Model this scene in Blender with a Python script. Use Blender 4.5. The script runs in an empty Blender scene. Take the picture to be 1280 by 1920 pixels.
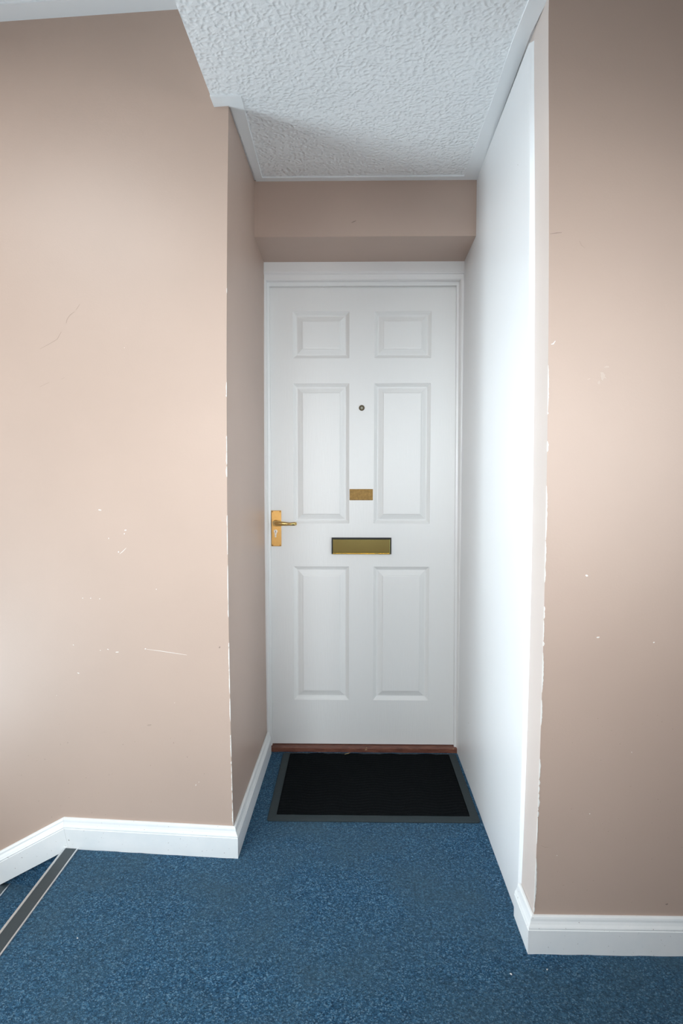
import bpy, bmesh, math, random
from mathutils import Vector, Matrix
random.seed(7)
S = bpy.context.scene
COL = S.collection

# ------------------------------------------------------------------ camera
CAM_H, PITCH, YAW, ROLL = 1.2183, -0.063, -0.0167, 0.0006
cam_data = bpy.data.cameras.new('camera')
cam = bpy.data.objects.new('camera', cam_data)
COL.objects.link(cam)
cx, sx = math.cos(PITCH), math.sin(PITCH)
cz, sz = math.cos(YAW), math.sin(YAW)
fwd = Vector((sz * cx, cz * cx, sx))
rt0 = Vector((cz, -sz, 0))
up0 = rt0.cross(fwd)
rt = rt0 * math.cos(ROLL) + up0 * math.sin(ROLL)
up = up0 * math.cos(ROLL) - rt0 * math.sin(ROLL)
m = Matrix((rt, up, -fwd)).transposed().to_4x4()
m.translation = Vector((0, 0, CAM_H))
cam.matrix_world = m
cam_data.sensor_fit = 'VERTICAL'
cam_data.sensor_height = 36.0
cam_data.lens = 1180.0 / 1920.0 * 36.0
cam_data.clip_start = 0.02
S.camera = cam

# ------------------------------------------------------------------ light
S.view_settings.view_transform = 'Standard'
S.view_settings.look = 'None'
S.view_settings.exposure = 0.0
S.view_settings.gamma = 1.0
S.view_settings.use_curve_mapping = False
w = bpy.data.worlds.new('world')
S.world = w
w.use_nodes = True
w.node_tree.nodes['Background'].inputs[0].default_value = (0.75, 0.88, 1.0, 1)
w.node_tree.nodes['Background'].inputs[1].default_value = 0.0


def area(name, loc, target, sx_, sy_, power, color, spread=180):
    d = bpy.data.lights.new(name, 'AREA')
    d.shape = 'RECTANGLE'
    d.size, d.size_y = sx_, sy_
    d.energy, d.color = power, color
    d.spread = math.radians(spread)
    o = bpy.data.objects.new(name, d)
    COL.objects.link(o)
    o.location = loc
    o.rotation_euler = (Vector(target) - Vector(loc)).to_track_quat('-Z', 'Y').to_euler()
    return o


# daylight from the stair window on the left; all other lamps here are added fills,
# unseen sources placed to brighten walls, ceiling and recess
DAY = (0.89, 1.0, 1.06)
SOFT = (0.96, 1.0, 1.02)
area('stair_window_light', (-2.3, 0.80, 1.35), (0.46, 1.8, 1.2), 0.5, 1.3, 3.6, DAY, 120)
area('board_fill_beam', (-2.3, 1.05, 1.45), (0.46, 1.7, 1.35), 0.5, 1.3, 3.0, DAY, 40)  # added narrow beam that brightens the white board
area('return_fill_beam', (-2.3, 1.3, 0.5), (0.46, 1.62, 0.35), 0.5, 0.6, 0.75, DAY, 27)  # added beam for the low part of the right return
area('ceiling_fill', (-2.35, 0.9, 0.3), (0.0, 1.1, 1.8), 0.8, 1.0, 23.5, (0.81, 1.0, 1.11), 120)  # added upward fill, lifts the ceilings
area('overhead_fill', (-1.6, 0.5, 2.54), (-1.6, 0.5, 0.0), 1.0, 1.0, 41.5, (0.96, 1.0, 1.0), 180)  # added downward fill over the stairs
area('right_wall_fill', (0.4, -1.65, 1.4), (0.7, 1.6, 1.5), 0.8, 0.5, 1.1, DAY, 25)  # added fill on the right wall, from behind the camera
area('door_fill', (0.15, -1.6, 1.2), (0.05, 2.4, 1.28), 0.8, 0.5, 1.5, SOFT, 36)  # added fill for the door and recess
area('left_corner_fill', (-1.0, -1.6, 1.8), (-0.3, 1.9, 0.2), 1.0, 0.6, 5.4, DAY, 54)  # added fill towards the left corner and floor
area('recess_fill_end', (2.1, 0.2, 1.3), (-0.37, 2.3, 1.1), 1.0, 1.4, 2.6, SOFT, 50)  # added fill on the left side of the recess
area('recess_fill_corner', (1.6, -1.6, 1.3), (-0.37, 2.3, 1.1), 1.0, 1.0, 2.6, SOFT, 40)  # second added fill on the left side of the recess


# ------------------------------------------------------------------ material helpers
def mat(name):
    M = bpy.data.materials.new(name)
    M.use_nodes = True
    nt = M.node_tree
    b = nt.nodes['Principled BSDF']
    return M, nt, b


def N(nt, t, **kw):
    n = nt.nodes.new(t)
    for k, v in kw.items():
        if k in n.inputs.keys():
            n.inputs[k].default_value = v
        else:
            setattr(n, k, v)
    return n


def coords(nt, scale=(1, 1, 1)):
    tc = N(nt, 'ShaderNodeTexCoord')
    mp = N(nt, 'ShaderNodeMapping')
    mp.inputs['Scale'].default_value = scale
    nt.links.new(tc.outputs['Object'], mp.inputs['Vector'])
    return mp.outputs['Vector']


def noise(nt, vec, scale, detail=2, rough=0.5):
    n = N(nt, 'ShaderNodeTexNoise', Scale=scale, Detail=detail, Roughness=rough)
    nt.links.new(vec, n.inputs['Vector'])
    return n.outputs['Fac']


def ramp(nt, fac, stops):
    r = N(nt, 'ShaderNodeValToRGB')
    el = r.color_ramp.elements
    while len(el) < len(stops):
        el.new(0.5)
    for e, (p, c) in zip(el, stops):
        e.position, e.color = p, (*c, 1) if len(c) == 3 else c
    nt.links.new(fac, r.inputs['Fac'])
    return r.outputs['Color']


def mix(nt, fac, a, b, mode='MIX'):
    n = N(nt, 'ShaderNodeMix', data_type='RGBA', blend_type=mode)
    for s, v in ((0, fac), (6, a), (7, b)):
        if isinstance(v, bpy.types.NodeSocket):
            nt.links.new(v, n.inputs[s])
        else:
            n.inputs[s].default_value = v if s == 0 else (*v, 1)
    return n.outputs[2]


def bump(nt, b, height, strength, dist, prev=None):
    n = N(nt, 'ShaderNodeBump', Strength=strength, Distance=dist)
    nt.links.new(height, n.inputs['Height'])
    if prev is not None:
        nt.links.new(prev, n.inputs['Normal'])
    nt.links.new(n.outputs['Normal'], b.inputs['Normal'])
    return n.outputs['Normal']


def paint(name, col, var=0.04, rough=0.45, bscale=160, bstr=0.15, spec=0.5):
    M, nt, b = mat(name)
    v = coords(nt)
    lo = tuple(c * (1 - var) for c in col)
    hi = tuple(min(1, c * (1 + var)) for c in col)
    c = ramp(nt, noise(nt, v, 2.3, 4, 0.6), [(0.3, lo), (0.7, hi)])
    nt.links.new(c, b.inputs['Base Color'])
    b.inputs['Roughness'].default_value = rough
    b.inputs['Specular IOR Level'].default_value = spec
    bump(nt, b, noise(nt, v, bscale, 3), bstr, 0.002)
    return M


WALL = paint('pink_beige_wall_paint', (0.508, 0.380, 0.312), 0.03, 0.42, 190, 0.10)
WALL_PALE = paint('pale_pinkish_return', (0.62, 0.535, 0.49), 0.03, 0.42, 190, 0.10)  # paler than the wall colour, used on the right return alone
WHITE = paint('white_gloss_paint', (0.85, 0.85, 0.845), 0.015, 0.32, 60, 0.05)
PANEL = paint('white_board_paint', (0.80, 0.81, 0.82), 0.01, 0.36, 30, 0.05)
PLASTER = paint('bare_white_plaster', (0.84, 0.82, 0.78), 0.04, 0.8, 300, 0.3)
SMUDGE = paint('pale_smudge', (0.57, 0.46, 0.39), 0.05, 0.6, 200, 0.1)
SCUFF = paint('dark_scuff', (0.28, 0.21, 0.17), 0.1, 0.6, 200, 0.1)
PENCIL = paint('faint_pencil_mark', (0.43, 0.325, 0.26), 0.05, 0.6, 200, 0.1)
BORDER = paint('smooth_ceiling_paint', (0.89, 0.91, 0.92), 0.02, 0.55, 60, 0.1)


def make_skirting_mat():
    M, nt, b = mat('skirting_gloss')
    v = coords(nt)
    n1 = noise(nt, v, 150, 2, 0.6)
    base = ramp(nt, noise(nt, v, 9, 4, 0.6), [(0.3, (0.80, 0.83, 0.84)), (0.65, (0.87, 0.88, 0.88))])
    spots = ramp(nt, n1, [(0.71, (0, 0, 0)), (0.75, (1, 1, 1))])
    c = mix(nt, spots, base, (0.33, 0.29, 0.26))
    nt.links.new(c, b.inputs['Base Color'])
    b.inputs['Roughness'].default_value = 0.3
    bump(nt, b, noise(nt, v, 40, 2), 0.06, 0.002)
    return M


SKIRT = make_skirting_mat()


def make_artex():
    M, nt, b = mat('artex_ceiling')
    v = coords(nt)
    b.inputs['Base Color'].default_value = (0.91, 0.93, 0.94, 1)
    b.inputs['Roughness'].default_value = 0.5
    w1 = N(nt, 'ShaderNodeTexNoise', Scale=20, Detail=2)
    nt.links.new(v, w1.inputs['Vector'])
    d = mix(nt, 0.035, (0, 0, 0), (0, 0, 0))
    add = N(nt, 'ShaderNodeVectorMath', operation='MULTIPLY_ADD')
    nt.links.new(w1.outputs['Color'], add.inputs[0])
    add.inputs[1].default_value = (0.03, 0.03, 0.03)
    nt.links.new(v, add.inputs[2])
    vo = N(nt, 'ShaderNodeTexVoronoi', Scale=74, feature='SMOOTH_F1', Smoothness=0.35)
    nt.links.new(add.outputs[0], vo.inputs['Vector'])
    h1 = ramp(nt, vo.outputs['Distance'], [(0.18, (0, 0, 0)), (0.62, (1, 1, 1))])
    h2 = noise(nt, v, 75, 3, 0.6)
    h = mix(nt, 0.42, h1, h2)
    bump(nt, b, h, 0.75, 0.006)
    return M


ARTEX = make_artex()


def make_carpet():
    M, nt, b = mat('blue_carpet')
    v = coords(nt)
    vo = N(nt, 'ShaderNodeTexVoronoi', Scale=330)
    nt.links.new(v, vo.inputs['Vector'])
    sep = N(nt, 'ShaderNodeSeparateColor')
    nt.links.new(vo.outputs['Color'], sep.inputs[0])
    tuft = ramp(nt, sep.outputs[0], [(0.0, (0.012, 0.040, 0.082)), (0.45, (0.025, 0.082, 0.156)),
                                     (0.8, (0.048, 0.140, 0.240)), (1.0, (0.14, 0.25, 0.35))])
    mid = ramp(nt, noise(nt, v, 110, 3, 0.7), [(0.3, (0.62, 0.62, 0.62)), (0.7, (1.38, 1.38, 1.38))])
    c = mix(nt, 1.0, tuft, mid, 'MULTIPLY')
    wear = ramp(nt, noise(nt, v, 3.2, 4, 0.6), [(0.38, (0, 0, 0)), (0.66, (0.72, 0.72, 0.72))])
    c = mix(nt, wear, c, mix(nt, 1.0, mid, (0.046, 0.096, 0.140), 'MULTIPLY'))
    nt.links.new(c, b.inputs['Base Color'])
    b.inputs['Roughness'].default_value = 0.95
    b.inputs['Specular IOR Level'].default_value = 0.05
    b.inputs['Sheen Weight'].default_value = 0.04
    b.inputs['Sheen Roughness'].default_value = 0.5
    h = mix(nt, 0.5, vo.outputs['Distance'], noise(nt, v, 150, 3, 0.7))
    bump(nt, b, h, 0.9, 0.004)
    return M


CARPET = make_carpet()


def make_door():
    M, nt, b = mat('white_woodgrain_door')
    v = coords(nt, (1, 1, 0.06))
    b.inputs['Base Color'].default_value = (0.85, 0.85, 0.84, 1)
    b.inputs['Roughness'].default_value = 0.38
    g = N(nt, 'ShaderNodeTexNoise', Scale=230, Detail=3, Distortion=0.4)
    nt.links.new(v, g.inputs['Vector'])
    bump(nt, b, g.outputs['Fac'], 0.16, 0.003)
    return M


DOOR = make_door()


def metal(name, col, rough, var=0.1, scale=40, bstr=0.05):
    M, nt, b = mat(name)
    v = coords(nt)
    b.inputs['Metallic'].default_value = 1.0
    n = noise(nt, v, scale, 4, 0.6)
    c = ramp(nt, n, [(0.3, tuple(x * (1 - var) for x in col)), (0.7, tuple(min(1, x * (1 + var)) for x in col))])
    nt.links.new(c, b.inputs['Base Color'])
    b.inputs['Roughness'].default_value = rough
    bump(nt, b, n, bstr, 0.001)
    return M


BRASS = metal('polished_brass', (0.72, 0.50, 0.20), 0.16, 0.03)
BRASS_SATIN = metal('brass_backplate', (0.58, 0.335, 0.115), 0.36, 0.06, 60)
BRASS_FLAP = metal('brass_flap', (0.82, 0.76, 0.31), 0.10, 0.03, 12, 0.02)
BRASS_OLD = metal('tarnished_brass', (0.32, 0.20, 0.075), 0.62, 0.22, 90, 0.15)
BRONZE = metal('dark_bronze', (0.07, 0.055, 0.035), 0.45, 0.1)
STEEL = metal('nickel_cylinder', (0.66, 0.63, 0.58), 0.25, 0.05)
ALU = metal('worn_aluminium', (0.72, 0.75, 0.77), 0.5, 0.08, 120)


def plain(name, col, rough=0.6, var=0.15, scale=80, bstr=0.2, bdist=0.002):
    M, nt, b = mat(name)
    v = coords(nt)
    n = noise(nt, v, scale, 4, 0.6)
    c = ramp(nt, n, [(0.3, tuple(x * (1 - var) for x in col)), (0.7, tuple(x * (1 + var) for x in col))])
    nt.links.new(c, b.inputs['Base Color'])
    b.inputs['Roughness'].default_value = rough
    bump(nt, b, n, bstr, bdist)
    return M


BLACK = plain('black_gap', (0.012, 0.012, 0.012), 0.6)
RUBBER = plain('grey_black_rubber', (0.017, 0.029, 0.034), 0.7, 0.12, 150)
PILE = plain('black_mat_pile', (0.0035, 0.0048, 0.0058), 0.95, 0.5, 420, 0.9, 0.003)
NOSING = plain('dark_nosing_insert', (0.030, 0.046, 0.056), 0.42, 0.15, 300)
PILE.node_tree.nodes['Principled BSDF'].inputs['Specular IOR Level'].default_value = 0.12
STRAW = plain('dry_straw', (0.45, 0.33, 0.14), 0.7)
FLAKE = plain('white_flake', (0.80, 0.80, 0.78), 0.7, 0.05)
LENS = plain('lens_glass', (0.42, 0.40, 0.33), 0.08, 0.05)


def make_sill():
    M, nt, b = mat('red_brown_sill')
    v = coords(nt, (0.25, 1, 1))
    c = ramp(nt, noise(nt, v, 90, 5, 0.7), [(0.3, (0.10, 0.030, 0.018)), (0.55, (0.19, 0.065, 0.040)),
                                            (0.72, (0.24, 0.10, 0.06))])
    worn = ramp(nt, noise(nt, coords(nt), 24, 4, 0.7), [(0.66, (0, 0, 0)), (0.72, (1, 1, 1))])
    c = mix(nt, worn, c, (0.42, 0.27, 0.14))
    nt.links.new(c, b.inputs['Base Color'])
    b.inputs['Roughness'].default_value = 0.5
    bump(nt, b, noise(nt, v, 120, 3), 0.3, 0.002)
    return M


SILL = make_sill()


# ------------------------------------------------------------------ mesh helpers
def obj(name, bm, mats, parent=None, smooth=False, loc=None):
    me = bpy.data.meshes.new(name)
    bmesh.ops.recalc_face_normals(bm, faces=bm.faces)
    if smooth:
        for f in bm.faces:
            f.smooth = True
    if loc is not None:
        bmesh.ops.translate(bm, verts=bm.verts, vec=-Vector(loc))
    bm.to_mesh(me)
    bm.free()
    for k in (mats if isinstance(mats, (list, tuple)) else [mats]):
        me.materials.append(k)
    o = bpy.data.objects.new(name, me)
    COL.objects.link(o)
    if loc is not None:
        o.location = loc
    if parent is not None:
        o.parent = parent
        if loc is not None:
            o.location = Vector(loc) - parent_world(parent)
        else:
            o.location = -parent_world(parent)
    return o


def parent_world(p):
    v = Vector((0, 0, 0))
    while p is not None:
        v += Vector(p.location)
        p = p.parent
    return v


def tag(o, label=None, cat=None, group=None, kind=None):
    if label:
        o['label'] = label
    if cat:
        o['category'] = cat
    if group:
        o['group'] = group
    if kind:
        o['kind'] = kind
    return o


def struct(o, label, cat):
    return tag(o, label, cat, kind='structure')


def empty(name, loc):
    o = bpy.data.objects.new(name, None)
    COL.objects.link(o)
    o.location = loc
    o.empty_display_size = 0.05
    return o


def box(bm, x0, x1, y0, y1, z0, z1, bevel=0.0, seg=2, mi=0):
    r = bmesh.ops.create_cube(bm, size=1.0)
    vs = r['verts']
    for v in vs:
        v.co = Vector((x0 if v.co.x < 0 else x1, y0 if v.co.y < 0 else y1, z0 if v.co.z < 0 else z1))
    fs = list({f for v in vs for f in v.link_faces})
    for f in fs:
        f.material_index = mi
    if bevel > 0:
        es = list({e for v in vs for e in v.link_edges})
        r2 = bmesh.ops.bevel(bm, geom=es, offset=bevel, segments=seg, affect='EDGES', profile=0.5)
        for f in r2['faces']:
            f.material_index = mi
    return bm


def loft(bm, rings, mi=0, cap=True, closed=True):
    R = [[bm.verts.new(p) for p in ring] for ring in rings]
    n = len(R[0])
    for a, b in zip(R, R[1:]):
        for i in range(n if closed else n - 1):
            j = (i + 1) % n
            f = bm.faces.new((a[i], a[j], b[j], b[i]))
            f.material_index = mi
    if cap:
        for ring in (R[0], R[-1]):
            f = bm.faces.new(ring)
            f.material_index = mi
    return R


def zs(z0, z1, n):
    return [z0 + (z1 - z0) * i / (n - 1) for i in range(n)]


def disc(bm, c, axis, r, d, seg=24, mi=0, r2=None):
    """short solid disc from c along -axis side, axis a unit Vector"""
    a = Vector(axis)
    u = a.orthogonal().normalized()
    v = a.cross(u)
    r2 = r if r2 is None else r2
    rings = []
    for (rr, h) in ((r, 0.0), (r2, d)):
        rings.append([Vector(c) + a * h + u * rr * math.cos(t) + v * rr * math.sin(t)
                      for t in [2 * math.pi * i / seg for i in range(seg)]])
    loft(bm, rings, mi)
    return bm


def blot(bm, org, ux, uz, n, w_, h_, ang, mi, jag=0.35, k=9):
    """thin irregular chip lying on a wall: org centre, ux/uz in-plane axes, n outward normal"""
    ca, sa = math.cos(ang), math.sin(ang)
    pts = []
    for i in range(k):
        t = 2 * math.pi * i / k
        r = 1 - jag * random.random()
        a, b = math.cos(t) * w_ / 2 * r, math.sin(t) * h_ / 2 * r
        pts.append((a * ca - b * sa, a * sa + b * ca))
    lo = [org - n * 0.0004 + ux * a + uz * b for a, b in pts]
    hi = [org + n * 0.0004 + ux * a * 0.92 + uz * b * 0.92 for a, b in pts]
    loft(bm, [lo, hi], mi)


def streak(bm, pts, width, n, mi):
    """thin ribbon of wear along a list of 3-D points lying on a wall"""
    rings = []
    for i, p in enumerate(pts):
        a, b = pts[max(0, i - 1)], pts[min(len(pts) - 1, i + 1)]
        t = (b - a).normalized()
        s = n.cross(t).normalized() * width / 2 * (0.5 if i in (0, len(pts) - 1) else 1)
        rings.append([p - s - n * 0.0003, p + s - n * 0.0003, p + s + n * 0.0003, p - s + n * 0.0003])
    loft(bm, rings, mi)


# ------------------------------------------------------------------ plan of the place
CEIL = 2.302          # landing ceiling
CEIL_HI = 2.585       # stairwell ceiling
LS = -0.077           # the left wall runs slightly out of square
STAIR_X = -0.885      # landing edge above the stairs


def left_y(x):
    return 1.926 + LS * (x + 0.37)


def left_edge(z):     # slightly bowed plaster corner
    t = (z - 1.0) / 1.28
    return -0.367 - 0.017 * max(-0.1, 1 - t * t)


def right_edge(z):
    t = (z - 1.0) / 1.25
    return 0.456 + 0.019 * max(0.0, 1 - t * t)


def panel_edge(z):
    t = (z - 0.9) / 1.42
    return 0.446 + 0.018 * max(-0.2, 1 - t * t)


# ------------------------------------------------------------------ walls
UX, UZ = Vector((1, 0, 0)), Vector((0, 0, 1))
nL = Vector((LS, -1, 0)).normalized()
uL = Vector((1, LS, 0)).normalized()


def chipped_edge(bm, fx, fy, sA, sB, z0, z1, mi, wmax, dens):
    """bare plaster showing where the paint has been knocked off an outside corner.
    fx(z), fy(z): the corner; sA / sB: unit in-plane directions away from it on both faces; """
    z = z0
    nA = -sB
    nB = -sA
    while z < z1:
        L = random.choice((0.006, 0.01, 0.018, 0.03, 0.05, 0.09)) * random.uniform(0.7, 1.5)
        if random.random() < dens(z):
            k = max(4, int(L / 0.004))
            rings = []
            wA0 = wmax * random.uniform(0.25, 1.0)
            wB0 = wmax * random.uniform(0.2, 0.8)
            for i in range(k + 1):
                zz = z + L * i / k
                c = Vector((fx(zz), fy(zz), zz))
                env = math.sin(math.pi * (i + 0.25) / (k + 0.5)) ** 0.6
                a = wA0 * env * random.uniform(0.6, 1.1)
                b = wB0 * env * random.uniform(0.6, 1.1)
                o = 0.0005
                rings.append([c + sA * a - nA * 0.0008, c + sA * a + nA * o, c + nA * o + nB * o,
                              c + sB * b + nB * o, c + sB * b - nB * 0.0008])
            loft(bm, rings, mi)
        z += L * random.uniform(0.9, 1.3)


# left wall: the face beside the landing and the stairs
bm = bmesh.new()
rings = []
for z in [-1.6, -0.6] + zs(0, CEIL_HI + 0.05, 27):
    zc = min(max(z, 0), 2.31)
    xe = left_edge(zc)
    rings.append([(-2.45, left_y(-2.45), z), (xe, left_y(xe), z), (xe - 0.12, left_y(xe) + 0.12, z), (-2.45, left_y(-2.45) + 0.12, z)])
loft(bm, rings)


def L(x, z):
    return Vector((x, left_y(x), z))


for (x, z, a, b, ang) in [(-0.791, 1.1, .012, .004, -.15), (-0.709, 1.037, .009, .004, 0), (-0.713, 1.026, .005, .004, .7),
                          (-0.764, 1.011, .002, .006, 0), (-0.733, .968, .005, .006, 0), (-0.613, .852, .005, .003, 0),
                          (-0.828, .819, .005, .003, 0), (-0.798, .818, .005, .003, 0), (-0.854, .819, .005, .003, 0),
                          (-0.775, .656, .007, .003, -.4), (-0.80, .652, .004, .003, 0), (-0.745, .648, .014, .003, .1),
                          (-0.875, .576, .010, .0035, -.3), (-0.889, .667, .005, .003, 0), (-0.495, .225, .002, .007, -.3),
                          (-0.485, .235, .002, .004, -.3), (-0.652, .661, .006, .004, .6), (-0.70, 1.60, .003, .002, 0),
                          (-0.95, .50, .003, .002, 0), (-0.56, 0.49, .003, .002, 0)]:
    blot(bm, L(x, z), uL, UZ, nL, a, b, ang, 1)
streak(bm, [L(-0.729, .962), L(-0.719, .97), L(-0.708, .981)], .0016, nL, 1)
streak(bm, [L(-0.648, .660), L(-0.60, .655), L(-0.56, .650), L(-0.518, .645)], .0012, nL, 1)
for pts in ([(-0.972, 1.601), (-.94, 1.617), (-.915, 1.630), (-.902, 1.652)], [(-.885, 1.678), (-.882, 1.69), (-.872, 1.703), (-.858, 1.712)],
            [(-.852, 1.718), (-.84, 1.735)], [(-.975, 1.485), (-.945, 1.498)], [(-.905, 1.507), (-.895, 1.512)]):
    streak(bm, [L(*p) for p in pts], .0018, nL, 3)
blot(bm, L(-.413, .672), uL, UZ, nL, .005, .010, -.6, 2)
blot(bm, L(-.644, .414), uL, UZ, nL, .018, .008, .2, 3)
for i in range(38):   # small dark knocks low down by the stairs
    x = random.uniform(-1.15, -0.45)
    z = random.uniform(0.11, 0.42) if x > -0.95 else random.uniform(0.02, 0.3)
    blot(bm, L(x, z), uL, UZ, nL, random.uniform(.002, .0045), random.uniform(.0015, .003), random.random() * 3, random.choice((2, 3)))
chipped_edge(bm, left_edge, lambda z: left_y(left_edge(z)), -uL, Vector((0, 1, 0)), 0.10, 1.86, 1, 0.0032,
             lambda z: 0.75 if z < 1.2 else (0.6 if z < 1.5 else 0.3))
wl_ = obj('wall_left', bm, [WALL, PLASTER, SCUFF, PENCIL])
struct(wl_, 'pinkish beige painted wall left of the door recess, chipped white and scuffed', 'wall')

# left side of the recess
bm = bmesh.new()
rings = []
for z in zs(-0.15, CEIL + 0.06, 26):
    zc = min(max(z, 0), 2.31)
    xe = left_edge(zc)
    xb = -0.3625 - 0.004 * max(0, 1 - ((zc - 1.0) / 1.2) ** 2)
    rings.append([(xe, left_y(xe), z), (xb, 2.87, z), (xb - 0.12, 2.87, z), (xe - 0.12, left_y(xe) + 0.12, z)])
loft(bm, rings)
o = obj('wall_alcove_left', bm, WALL)
struct(o, 'shaded beige side wall of the recess, left of the white door', 'wall')

# header over the door with its soffit
bm = bmesh.new()
box(bm, -0.42, 0.52, 2.408, 2.87, 2.096, CEIL + 0.06)
for v in bm.verts:
    if v.co.z < 2.2 and v.co.y > 2.5:
        v.co.z = 2.070
blot(bm, Vector((0.005, 2.408, 2.15)), UX, UZ, Vector((0, -1, 0)), .024, .004, .45, 1)
o = obj('wall_header', bm, [WALL, SCUFF])
struct(o, 'beige boxed header across the recess above the door', 'wall')

# right wall facing the camera
bm = bmesh.new()
rings = []
RY = 1.545
for z in zs(-0.15, CEIL + 0.08, 26):
    zc = min(max(z, 0), 2.31)
    xe = right_edge(zc)
    rings.append([(xe, RY, z), (2.3, RY, z), (2.3, RY + 0.12, z), (xe + 0.12, RY + 0.12, z)])
loft(bm, rings)
nR = Vector((0, -1, 0))
RW = lambda x, z: Vector((x, RY, z))
for (x, z, a, b, ang) in [(.577, .965, .009, .006, -.3), (.609, .811, .010, .005, .1), (.746, .799, .005, .004, 0),
                          (.84, .655, .004, .003, 0), (.60, .36, .003, .003, 0), (.52, .25, .003, .002, 0), (.70, .52, .003, .002, 0)]:
    blot(bm, RW(x, z), UX, UZ, nR, a, b, ang, 1)
streak(bm, [RW(.478, 1.526), RW(.483, 1.527), RW(.488, 1.534)], .003, nR, 1)
for (x, z, a, b, ang) in [(.604, 1.45, .020, .028, .5), (.612, 1.472, .02, .008, .3), (.595, 1.435, .01, .012, 0), (.57, 1.443, .012, .004, .3)]:
    blot(bm, RW(x, z), UX, UZ, nR, a, b, ang, 4, 0.6, 14)
streak(bm, [RW(.470, 1.785), RW(.485, 1.787), RW(.498, 1.788)], .0014, nR, 2)
streak(bm, [RW(.540, 1.768), RW(.545, 1.758), RW(.553, 1.752)], .0012, nR, 3)
streak(bm, [RW(.479, .276), RW(.49, .271), RW(.499, .272)], .0012, nR, 3)
for i in range(40):
    blot(bm, RW(random.uniform(.5, .85), random.uniform(.11, .62)), UX, UZ, nR, random.uniform(.002, .005),
         random.uniform(.0015, .0035), random.random() * 3, 3)
blot(bm, RW(.80, .125), UX, UZ, nR, .010, .005, .5, 2)
chipped_edge(bm, right_edge, lambda z: RY, UX, Vector((0, 1, 0)), 0.10, 1.74, 1, 0.0040,
             lambda z: 0.75 if z < 1.0 else (0.5 if z < 1.5 else 0.25))
o = obj('wall_right', bm, [WALL, PLASTER, SCUFF, PENCIL, SMUDGE])
struct(o, 'beige painted wall right of the recess, facing the landing, with chipped edge', 'wall')

# return of the right wall and the side behind the white board
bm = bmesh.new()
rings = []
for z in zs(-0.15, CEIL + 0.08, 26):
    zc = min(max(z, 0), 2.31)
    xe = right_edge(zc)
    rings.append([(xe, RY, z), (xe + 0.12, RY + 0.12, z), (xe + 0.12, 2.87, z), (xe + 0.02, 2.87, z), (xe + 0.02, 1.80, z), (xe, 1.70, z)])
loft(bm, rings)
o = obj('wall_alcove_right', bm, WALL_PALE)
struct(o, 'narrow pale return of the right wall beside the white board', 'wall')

# white board lining the right side of the recess
bm = bmesh.new()
rings = []
for z in zs(0.0, CEIL, 26):
    xe = panel_edge(z)
    xb = 0.459
    zc = min(max(z, 0), 2.31)
    back = max(right_edge(zc), xb) + 0.004
    y0 = 1.668
    rings.append([(xe + 0.0035, y0, z), (xe, y0 + 0.0035, z), (xe - 0.0005, y0 + 0.012, z), (xb, 2.40, z), (xb, 2.70, z),
                  (back, 2.70, z), (back, y0, z)])
loft(bm, rings)


def panel_x(y, z):
    t = min(1.0, max(0.0, (y - 1.68) / (2.40 - 1.68)))
    return panel_edge(z) * (1 - t) + 0.459 * t


for (y, z) in [(2.476, 2.02), (2.47, 1.938), (2.53, 1.693), (2.455, .974), (2.489, .807), (2.425, .236), (2.432, .18), (2.445, .033)]:
    disc(bm, (panel_x(y, z) + 0.0005, y, z), (-1, 0, 0), 0.0045, 0.0016, 14, 1, 0.003)
disc(bm, (panel_x(1.79, 2.06) + 0.0005, 1.79, 2.06), (-1, 0, 0), 0.0012, 0.001, 10, 2)
o = obj('wall_panel', bm, [PANEL, FLAKE, SCUFF])
struct(o, 'bright white board lining the right side of the recess', 'wall panel')
# bead of sealant between board and return
bm = bmesh.new()
rings = []
for z in zs(0.095, CEIL, 26):
    xe, xr = panel_edge(z), right_edge(min(z, 2.31))
    rings.append([(xe + 0.003, 1.669, z), (xr + 0.001, 1.660, z), (xr + 0.004, 1.672, z), (xe + 0.006, 1.672, z)])
loft(bm, rings)
s = obj('sealant_bead', bm, PANEL, o)

# rest of the hall round the camera (out of the photograph; it returns the light)
bm = bmesh.new()
box(bm, 2.2, 2.32, -1.75, RY, -0.15, CEIL + 0.08)
struct(obj('wall_east', bm, WALL), 'beige end wall of the landing, out of frame on the right', 'wall')
bm = bmesh.new()
box(bm, -2.57, 2.32, -1.87, -1.75, -1.6, CEIL_HI + 0.05)
struct(obj('wall_back', bm, WALL), 'beige wall of the landing behind the camera', 'wall')
bm = bmesh.new()
box(bm, -2.57, -2.45, -1.87, 2.4, -1.6, CEIL_HI + 0.05)
struct(obj('wall_stairwell', bm, WALL), 'beige end wall of the stairwell, out of frame on the left', 'wall')

# ------------------------------------------------------------------ ceilings
EDGE_X = -0.410


def ceil_z(x, y):     # the plaster rises a little towards the front right
    s = min(1.0, max(0.0, (x + 0.41) / 0.87))
    t = min(1.0, max(0.0, (2.41 - y) / 0.86))
    return CEIL + 0.030 * s * t


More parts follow.
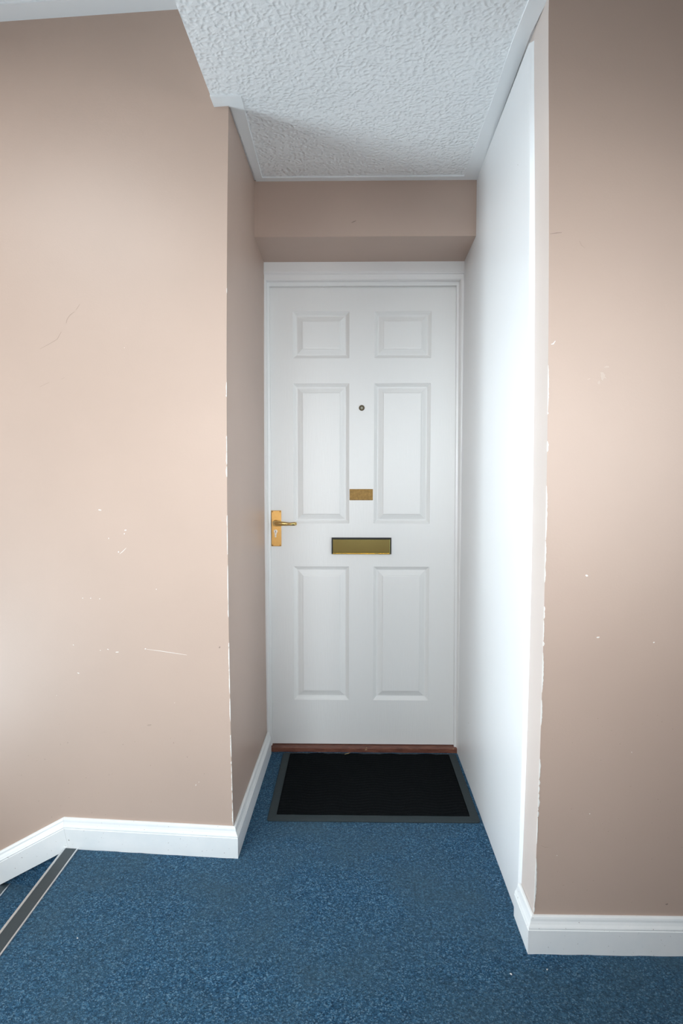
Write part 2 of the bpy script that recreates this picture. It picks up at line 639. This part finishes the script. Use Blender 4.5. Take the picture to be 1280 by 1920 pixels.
bm = bmesh.new()
gx, gy = [EDGE_X, -0.2, 0.02, 0.24, 0.46, 2.32], [-1.87, 1.55, 1.76, 1.98, 2.19, 2.41, 2.87]
lo = [[bm.verts.new((x, y, ceil_z(x, y))) for y in gy] for x in gx]
for i in range(len(gx) - 1):
    for j in range(len(gy) - 1):
        bm.faces.new((lo[i][j], lo[i][j + 1], lo[i + 1][j + 1], lo[i + 1][j]))
r = bmesh.ops.extrude_edge_only(bm, edges=[e for e in bm.edges if len(e.link_faces) == 1])
for v in [g for g in r['geom'] if isinstance(g, bmesh.types.BMVert)]:
    v.co.z = CEIL_HI + 0.20
bmesh.ops.contextual_create(bm, geom=[e for e in bm.edges if len(e.link_faces) == 1])
ce = obj('ceiling', bm, ARTEX)
struct(ce, 'white textured plaster ceiling over the landing and door recess', 'ceiling')
bm = bmesh.new()
box(bm, -2.57, EDGE_X, -1.87, 2.4, CEIL_HI, CEIL_HI + 0.20)
ch = obj('ceiling_stairwell', bm, ARTEX)
struct(ch, 'higher textured white ceiling over the stairs, top left corner', 'ceiling')


def strip(name, pts_out, pts_in, zf, parent):
    """flat smooth margin, 2 mm below the texture; both lists run the same way"""
    bm = bmesh.new()
    rings = []
    for a, b in zip(pts_out, pts_in):
        za, zb = zf(*a), zf(*b)
        rings.append([(a[0], a[1], za + 0.002), (b[0], b[1], zb + 0.002), (b[0], b[1], zb - 0.0045), (a[0], a[1], za - 0.0045)])
    loft(bm, rings)
    return obj(name, bm, BORDER, parent)


strip('smooth_margin',
      [(-0.4105, 1.931), (-0.362, 1.931), (-0.358, 2.412), (0.463, 2.412), (0.455, 2.05), (0.449, 1.67), (0.4585, 1.545), (0.4585, 1.10)],
      [(-0.4105, 1.875), (-0.322, 1.885), (-0.332, 2.380), (0.408, 2.380), (0.412, 1.90), (0.409, 1.70), (0.414, 1.55), (0.414, 1.10)],
      ceil_z, ce)
strip('smooth_margin', [(-2.4, left_y(-2.4)), (-0.412, left_y(-.412))], [(-2.4, left_y(-2.4) - 0.075), (-0.412, left_y(-.412) - 0.062)],
      lambda x, y: CEIL_HI, ch)

# ------------------------------------------------------------------ floor and stairs
def carpet_slab(x0, x1, y0, y1, z0, z1, nx, ny, amp):
    bm = bmesh.new()
    g = [[None] * (ny + 1) for _ in range(nx + 1)]
    for i in range(nx + 1):
        for j in range(ny + 1):
            x, y = x0 + (x1 - x0) * i / nx, y0 + (y1 - y0) * j / ny
            h = amp * (math.sin(x * 31 + 1.3 * math.sin(y * 23)) * math.sin(y * 37 + 2 * math.sin(x * 17)) + random.uniform(-.5, .5))
            g[i][j] = bm.verts.new((x, y, z1 + h))
    for i in range(nx):
        for j in range(ny):
            bm.faces.new((g[i][j], g[i + 1][j], g[i + 1][j + 1], g[i][j + 1]))
    ring = [g[i][0] for i in range(nx + 1)] + [g[nx][j] for j in range(1, ny + 1)] + \
           [g[i][ny] for i in range(nx - 1, -1, -1)] + [g[0][j] for j in range(ny - 1, 0, -1)]
    low = [bm.verts.new((v.co.x, v.co.y, z0)) for v in ring]
    n = len(ring)
    for i in range(n):
        j = (i + 1) % n
        bm.faces.new((ring[i], ring[j], low[j], low[i]))
    bm.faces.new(low)
    return bm


fl = obj('floor', carpet_slab(STAIR_X + 0.001, 2.30, -1.85, 2.86, -0.15, 0.0, 150, 220, 0.0009), CARPET)
struct(fl, 'worn blue speckled carpet of the landing running into the door recess', 'floor')

RISE, GOING = 0.140, 0.240
st = empty('staircase', (STAIR_X, 0.5, 0))
struct(st, 'carpeted stairs going down at bottom left, with dark grey nosing strips', 'stairs')
Y0S, Y1S = -0.4, 1.985
bm = bmesh.new()
rings = []
for x in (-0.893, -2.28):
    zt = -0.012 + 0.570 * (x + 0.893)
    rings.append([(x, left_y(x) - 0.007, zt + 0.03), (x, left_y(x) + 0.02, zt + 0.03), (x, left_y(x) + 0.02, zt - 0.30), (x, left_y(x) - 0.007, zt - 0.30)])
loft(bm, rings)
obj('carpet_upstand', bm, CARPET, st)
for k in range(6):
    z = -RISE * k
    x_edge = STAIR_X - GOING * k
    # nosing: dark insert between two thin metal lips, with a short nose down the riser
    bm = bmesh.new()
    yl = left_y(x_edge) - 0.004
    box(bm, x_edge - 0.040, x_edge - 0.003, Y0S, yl, z - 0.003, z + 0.0025)
    box(bm, x_edge - 0.046, x_edge - 0.042, Y0S, yl, z - 0.030, z - 0.004)
    ns = obj('stair_nosing', bm, NOSING, st, loc=(x_edge, 0.5, z))
    tag(ns, 'dark grey nosing strip with bright metal lips')
    bm = bmesh.new()
    box(bm, x_edge - 0.003, x_edge + 0.002, Y0S, yl, z - 0.004, z + 0.0042, 0.0012)
    obj('metal_lip', bm, ALU, ns)
    bm = bmesh.new()
    box(bm, x_edge - 0.0475, x_edge - 0.040, Y0S, yl, z - 0.006, z + 0.0038, 0.0015)
    obj('metal_lip', bm, ALU, ns)
    if k:
        obj('stair_tread', carpet_slab(x_edge + 0.001, x_edge + GOING - 0.04, Y0S, Y1S, z - 0.20, z, 30, 120, 0.0008), CARPET, st, loc=(x_edge, 0.5, z))
    bm = bmesh.new()
    box(bm, x_edge - 0.042, x_edge, Y0S, Y1S, z - 0.20, z - 0.003)
    obj('stair_riser', bm, CARPET, st, loc=(x_edge, 0.5, z))

# ------------------------------------------------------------------ skirting boards
PROF = [(0.0, 0.0), (0.017, 0.0), (0.017, 0.0655), (0.0150, 0.0668), (0.0150, 0.0690), (0.0162, 0.0705), (0.0150, 0.0735),
        (0.0118, 0.0785), (0.0092, 0.0850), (0.0085, 0.0905), (0.0070, 0.0945), (0.0040, 0.0965), (0.0, 0.0970)]


def skirting(name, stations):
    """stations: list of (plan point on the wall, outward offset direction (may be longer than 1 at a mitre), z0, height scale)"""
    bm = bmesh.new()
    rings = []
    for (p, d, z0, hs) in stations:
        rings.append([(p[0] + d[0] * a, p[1] + d[1] * a, z0 + h * hs) for a, h in PROF])
    loft(bm, rings)
    return obj(name, bm, SKIRT)


xe0 = left_edge(0.05)
dLc = (1.0, -1.0 + LS)
jx = -0.936
SL = 0.570
lo_x = -2.3
stn = [((jx - 0.0, left_y(jx)), (nL.x, nL.y), 0.0, 1.0)]
b = bmesh.new()
# level piece, cut at a slant where it meets the raking piece
rings = []
for (x, d) in ((None, (nL.x, nL.y)), (xe0, dLc)):
    ring = []
    for a, h in PROF:
        if x is None:
            xx = -0.914 + (jx + 0.914) * h / 0.097
        else:
            xx = x
        ring.append((xx + d[0] * a, left_y(xx) + d[1] * a, h))
    rings.append(ring)
loft(b, rings)
struct(obj('baseboard_left', b, SKIRT), 'white moulded skirting board along the left wall, level piece', 'skirting board')
b = bmesh.new()
rings = []
HS = 1.16
for s in (0.0, 0.35, 1.0):
    ring = []
    for a, h in PROF:
        xs_ = -0.9145 + (jx + 0.914) * h / 0.097
        xx = xs_ + (lo_x - xs_) * s
        zz = h + SL * (xx - xs_)
        ring.append((xx + nL.x * a, left_y(xx) + nL.y * a, zz))
    rings.append(ring)
loft(b, rings)
struct(obj('baseboard_stairs', b, SKIRT), 'white skirting board raking down the left wall beside the stairs', 'skirting board')
xb0 = -0.363
struct(skirting('baseboard_alcove', [((xe0, left_y(xe0)), dLc, 0.0, 1.0), ((xb0 - 0.002, 2.655), (1.0, 0.0), 0.0, 1.0)]),
       'white skirting board inside the recess, left of the doormat', 'skirting board')
xr0 = right_edge(0.05)
struct(skirting('baseboard_right', [((xr0, RY), (-1.0, -1.0), -0.003, 1.0), ((2.2, RY), (0, -1), -0.003, 1.0)]),
       'white moulded skirting board along the right wall', 'skirting board')
struct(skirting('baseboard_return', [((xr0, RY), (-1.0, -1.0), -0.003, 1.0), ((xr0, 1.6675), (-1.0, 0.0), -0.003, 1.0)]),
       'short white skirting piece round the corner, beside the white board', 'skirting board')

# ------------------------------------------------------------------ door frame and sill
fr = empty('trim_1', (0.045, 2.67, 0))
struct(fr, 'white painted wooden door frame around the panelled door', 'door frame')
bm = bmesh.new()
# head: stepped architrave and stop (section in y-z, swept in x)
sec = [(2.80, 2.085), (2.648, 2.085), (2.648, 2.044), (2.652, 2.040), (2.652, 2.0365), (2.658, 2.034), (2.660, 2.016),
       (2.6635, 2.0125), (2.688, 2.0125), (2.688, 1.9975), (2.6985, 1.9960), (2.6985, 2.02), (2.80, 2.02)]
loft(bm, [[(x, y, z) for y, z in sec] for x in (-0.3685, 0.466)])
obj('frame_head', bm, WHITE, fr)
bm = bmesh.new()
sec = [(-0.40, 2.80), (-0.40, 2.655), (-0.3625, 2.655), (-0.3585, 2.659), (-0.3575, 2.688), (-0.3485, 2.6895), (-0.3485, 2.7035), (-0.356, 2.7035), (-0.356, 2.80)]
loft(bm, [[(x, y, z) for x, y in sec] for z in (0.0, 2.016)])
obj('frame_jamb', bm, WHITE, fr)
bm = bmesh.new()
rings = []
for z, dx in ((0.0, 0.006), (2.016, -0.006)):
    sec = [(0.50, 2.80), (0.50, 2.652), (0.4575, 2.652), (0.4535, 2.656), (0.4505, 2.688), (0.4415, 2.6895), (0.4415, 2.7035), (0.452, 2.7035), (0.452, 2.80)]
    rings.append([(x + dx, y, z) for x, y in sec])
loft(bm, rings)
obj('frame_jamb', bm, WHITE, fr)

bm = bmesh.new()
box(bm, -0.356, 0.462, 2.672, 2.79, -0.005, 0.0205, 0.003)
struct(obj('trim_2', bm, SILL), 'worn red-brown wooden door sill between door and doormat', 'door sill')

# ------------------------------------------------------------------ door
DY = 2.7046
bm = bmesh.new()
PAN = []
for (z0, z1) in ((1.701, 1.896), (0.998, 1.596), (0.221, 0.811)):
    for (x0, x1) in ((-0.252, -0.0125), (0.0935, 0.334)):
        PAN.append((x0, x1, z0, z1))
xs_ = sorted({-0.352, 0.4485} | {p[0] for p in PAN} | {p[1] for p in PAN})
zs_ = sorted({0.0235, 2.003} | {p[2] for p in PAN} | {p[3] for p in PAN})
vv = {}


def V(x, y, z):
    k = (round(x, 5), round(y, 5), round(z, 5))
    if k not in vv:
        vv[k] = bm.verts.new(k)
    return vv[k]


RP = [(0.0, 0.0), (0.0015, 0.0018), (0.005, 0.0040), (0.011, 0.0100), (0.015, 0.0128), (0.018, 0.0128), (0.020, 0.0118),
      (0.029, 0.0074), (0.0385, 0.0040), (0.0400, 0.0012), (0.044, 0.0006)]
for xa, xb in zip(xs_, xs_[1:]):
    for za, zb in zip(zs_, zs_[1:]):
        hit = [p for p in PAN if abs(p[0] - xa) < 1e-6 and abs(p[1] - xb) < 1e-6 and abs(p[2] - za) < 1e-6 and abs(p[3] - zb) < 1e-6]
        if not hit:
            bm.faces.new((V(xa, DY, za), V(xb, DY, za), V(xb, DY, zb), V(xa, DY, zb)))
            continue
        prev = None
        for (o_, d_) in RP:
            cur = [V(xa + o_, DY + d_, za + o_), V(xb - o_, DY + d_, za + o_), V(xb - o_, DY + d_, zb - o_), V(xa + o_, DY + d_, zb - o_)]
            if prev:
                for i in range(4):
                    j = (i + 1) % 4
                    bm.faces.new((prev[i], prev[j], cur[j], cur[i]))
            prev = cur
        bm.faces.new(prev)
bE = [e for e in bm.edges if len(e.link_faces) == 1]
r = bmesh.ops.extrude_edge_only(bm, edges=bE)
for v in [g for g in r['geom'] if isinstance(g, bmesh.types.BMVert)]:
    v.co.y = DY + 0.044
bmesh.ops.contextual_create(bm, geom=[e for e in bm.edges if len(e.link_faces) == 1])
door = obj('door_1', bm, DOOR, loc=(0.045, DY, 0.0235))
struct(door, 'white six-panel front door with brass fittings at the end of the recess', 'door')

# lever handle on its backplate
bm = bmesh.new()
box(bm, -0.3475, -0.3045, DY - 0.0065, DY + 0.001, 0.899, 1.054, 0.0018)
hd = obj('lever_handle', bm, BRASS_SATIN, door, loc=(-0.326, DY, 0.9765))
tag(hd, 'brass lever handle with keyhole backplate')
bm = bmesh.new()


def tube(bm, path, radii, seg=16, mi=0):
    rings = []
    for i, p in enumerate(path):
        a, b = path[max(0, i - 1)], path[min(len(path) - 1, i + 1)]
        t = (Vector(b) - Vector(a)).normalized()
        u = Vector((0, 0, 1))
        s = t.cross(u).normalized()
        rx, rz = radii[i]
        rings.append([Vector(p) + s * rx * math.cos(q) + u * rz * math.sin(q) for q in [2 * math.pi * k / seg for k in range(seg)]])
    loft(bm, rings, mi)


disc(bm, (-0.329, DY - 0.006, 1.0015), (0, -1, 0), 0.0125, 0.012, 28, 0, 0.0095)
path = [(-0.329, DY - 0.016, 1.0015), (-0.3285, DY - 0.030, 1.0015), (-0.325, DY - 0.041, 1.0015), (-0.317, DY - 0.047, 1.0015),
        (-0.305, DY - 0.050, 1.0010), (-0.290, DY - 0.051, 1.0005), (-0.275, DY - 0.052, 1.0000), (-0.262, DY - 0.053, 0.9995),
        (-0.252, DY - 0.0535, 0.9998), (-0.244, DY - 0.0525, 1.0003), (-0.239, DY - 0.049, 1.0008), (-0.2385, DY - 0.045, 1.0010)]
K_ = 1.3
rad = [(0.0085, 0.0085), (0.0085, 0.0088), (0.0085, 0.0092), (0.0080, 0.0090), (0.0070, 0.0080), (0.0062, 0.0068), (0.0056, 0.0058),
       (0.0052, 0.0052), (0.0055, 0.0055), (0.0060, 0.0062), (0.0056, 0.0060), (0.0030, 0.0035)]
tube(bm, path, [(a * K_, b * K_) for a, b in rad], 20)
lv = obj('lever', bm, BRASS, hd, smooth=True)
bm = bmesh.new()
rings = []
for yy in (DY - 0.0055, DY - 0.0095):
    ring = []
    cz_, rr, sw = 0.9640, 0.0082, 0.0046
    for k in range(17):
        q = math.radians(-55 + 290 * k / 16)
        ring.append((-0.3285 + rr * math.cos(q), yy, cz_ + rr * math.sin(q)))
    for k in range(6):
        q = math.radians(180 + 180 * k / 8)
        ring.append((-0.3285 + sw * math.cos(q), yy, 0.9425 + sw * math.sin(q)))
    rings.append(ring)
loft(bm, rings)
lc = obj('lock_cylinder', bm, STEEL, hd)
bm = bmesh.new()
box(bm, -0.3294, -0.3276, DY - 0.0099, DY - 0.0088, 0.9592, 0.9690)
obj('key_slot', bm, BLACK, lc)
for (x, z) in ((-0.3425, 1.0488), (-0.3095, 1.0488), (-0.3425, 0.9042), (-0.3095, 0.9042)):
    bm = bmesh.new()
    disc(bm, (x, DY - 0.006, z), (0, -1, 0), 0.0030, 0.0016, 14, 0, 0.0022)
    obj('screw', bm, BRASS_OLD, hd)

# letter plate
bm = bmesh.new()
box(bm, -0.0875, 0.1695, DY - 0.010, DY + 0.002, 0.9315, 0.9375)
box(bm, -0.0875, -0.0835, DY - 0.010, DY + 0.002, 0.866, 0.9315)
box(bm, 0.1655, 0.1695, DY - 0.010, DY + 0.002, 0.866, 0.9315)
box(bm, -0.0835, 0.1655, DY - 0.0010, DY + 0.002, 0.866, 0.9315)
lp = obj('letter_plate', bm, BLACK, door, loc=(0.041, DY, 0.90))
tag(lp, 'brass letter plate in a thin black surround')
bm = bmesh.new()
box(bm, -0.0828, 0.1648, DY - 0.0082, DY - 0.0012, 0.8685, 0.9308, 0.0022, 3)
obj('flap', bm, BRASS_FLAP, lp)
bm = bmesh.new()
box(bm, -0.0835, 0.1655, DY - 0.0105, DY - 0.0005, 0.8655, 0.8690, 0.0012)
obj('bottom_lip', bm, BRASS, lp)

# name plate and spyhole
bm = bmesh.new()
box(bm, -0.0105, 0.0895, DY - 0.0022, DY + 0.001, 1.0985, 1.1465, 0.0008)
tag(obj('name_plate', bm, BRASS_OLD, door, loc=(0.04, DY, 1.122)), 'small tarnished brass plate, blank')
bm = bmesh.new()
seg = 28
rings = []
for (rr, yy) in ((0.0122, 0.001), (0.0122, -0.002), (0.0108, -0.0045), (0.0072, -0.0045), (0.0062, -0.002)):
    rings.append([(0.041 + rr * math.cos(2 * math.pi * k / seg), DY + yy, 1.492 + rr * math.sin(2 * math.pi * k / seg)) for k in range(seg)])
loft(bm, rings)
sp = obj('spyhole', bm, BRONZE, door, loc=(0.041, DY, 1.492))
bm = bmesh.new()
r = bmesh.ops.create_uvsphere(bm, u_segments=18, v_segments=10, radius=0.0062)
for v in bm.verts:
    v.co = Vector((v.co.x + 0.041, v.co.y * 0.45 + DY - 0.0022, v.co.z + 1.492))
obj('lens', bm, LENS, sp, smooth=True)

# ------------------------------------------------------------------ doormat
MX0, MX1, MY0, MY1 = -0.2965, 0.4485, 2.122, 2.654
dm = empty('doormat', (0.076, 2.39, 0.001))
tag(dm, 'black ribbed doormat with grey rubber border lying in front of the white door', 'doormat')
bm = bmesh.new()


def rrect(x0, x1, y0, y1, r, z, n=6):
    out = []
    for (cx_, cy_, a0) in ((x1 - r, y1 - r, 0), (x0 + r, y1 - r, 90), (x0 + r, y0 + r, 180), (x1 - r, y0 + r, 270)):
        for k in range(n + 1):
            q = math.radians(a0 + 90 * k / n)
            out.append((cx_ + r * math.cos(q), cy_ + r * math.sin(q), z))
    return out


bw = 0.031
loft(bm, [rrect(MX0 + bw, MX1 - bw, MY0 + bw, MY1 - .014, .004, 0.0012), rrect(MX0, MX1, MY0, MY1, .012, 0.0012),
          rrect(MX0 + .0004, MX1 - .0004, MY0 + .0004, MY1 - .0004, .012, 0.0040),
          rrect(MX0 + .004, MX1 - .004, MY0 + .004, MY1 - .004, .010, 0.0062),
          rrect(MX0 + bw - .002, MX1 - bw + .002, MY0 + bw - .002, MY1 - .012, .005, 0.0085),
          rrect(MX0 + bw, MX1 - bw, MY0 + bw, MY1 - .014, .004, 0.0085)], cap=False)
tag(obj('rubber_border', bm, RUBBER, dm), 'flat dark grey rubber border')
bm = bmesh.new()
nx, ny = 150, 260
x0, x1, y0, y1 = MX0 + bw - .001, MX1 - bw + .001, MY0 + bw - .001, MY1 - .013
ROWS, WAVE, AMP = 25, 0.155, 0.0062
g = []
for i in range(nx + 1):
    row = []
    x = x0 + (x1 - x0) * i / nx
    for j in range(ny + 1):
        y = y0 + (y1 - y0) * j / ny
        ph = (y + AMP * math.sin(2 * math.pi * (x + 0.03) / WAVE)) / (y1 - y0) * ROWS * 2 * math.pi
        h = 0.0058 + 0.0058 * (0.5 + 0.5 * math.sin(ph)) ** 0.7 + random.uniform(-.0004, .0004)
        if i in (0, nx) or j in (0, ny):
            h = 0.003
        row.append(bm.verts.new((x, y, h)))
    g.append(row)
for i in range(nx):
    for j in range(ny):
        bm.faces.new((g[i][j], g[i + 1][j], g[i + 1][j + 1], g[i][j + 1]))
tag(obj('ribbed_pile', bm, PILE, dm), 'black pile in wavy ribs')

# ------------------------------------------------------------------ crumbs on the carpet
for (x, y, ang, ln, wd, lab) in [(0.388, 1.462, -.9, .007, .0035, 'tiny white paint flake on the carpet nearest the right skirting corner'),
                                 (0.480, 1.478, .3, .004, .003, 'tiny round white crumb on the dark carpet below the right skirting'),
                                 (-0.716, 1.561, .2, .004, .003, 'tiny pale crumb on the carpet near the stair nosing')]:
    bm = bmesh.new()
    blot(bm, Vector((0, 0, 0.0016)), Vector((1, 0, 0)), Vector((0, 1, 0)), Vector((0, 0, 1)), ln, wd, ang, 0)
    for v in bm.verts:
        v.co.z = 0.0008 if v.co.z < 0.0016 else 0.0030
    o = obj('paint_flake', bm, FLAKE)
    o.location = (x, y, 0)
    tag(o, lab, 'paint flake', 'paint flakes on the carpet')
bm = bmesh.new()
pts = [(-0.030, 2.6255, 0.0125), (-0.022, 2.629, 0.0135), (-0.014, 2.631, 0.014), (-0.009, 2.637, 0.0135), (-0.007, 2.641, 0.0125)]
tube(bm, pts, [(.0008, .0008), (.0015, .001), (.0018, .001), (.0013, .001), (.0006, .0006)], 8)
tag(obj('dry_leaf', bm, STRAW, loc=(-0.018, 2.631, 0.0125)), 'small dry straw-coloured leaf scrap on the back of the doormat', 'leaf')
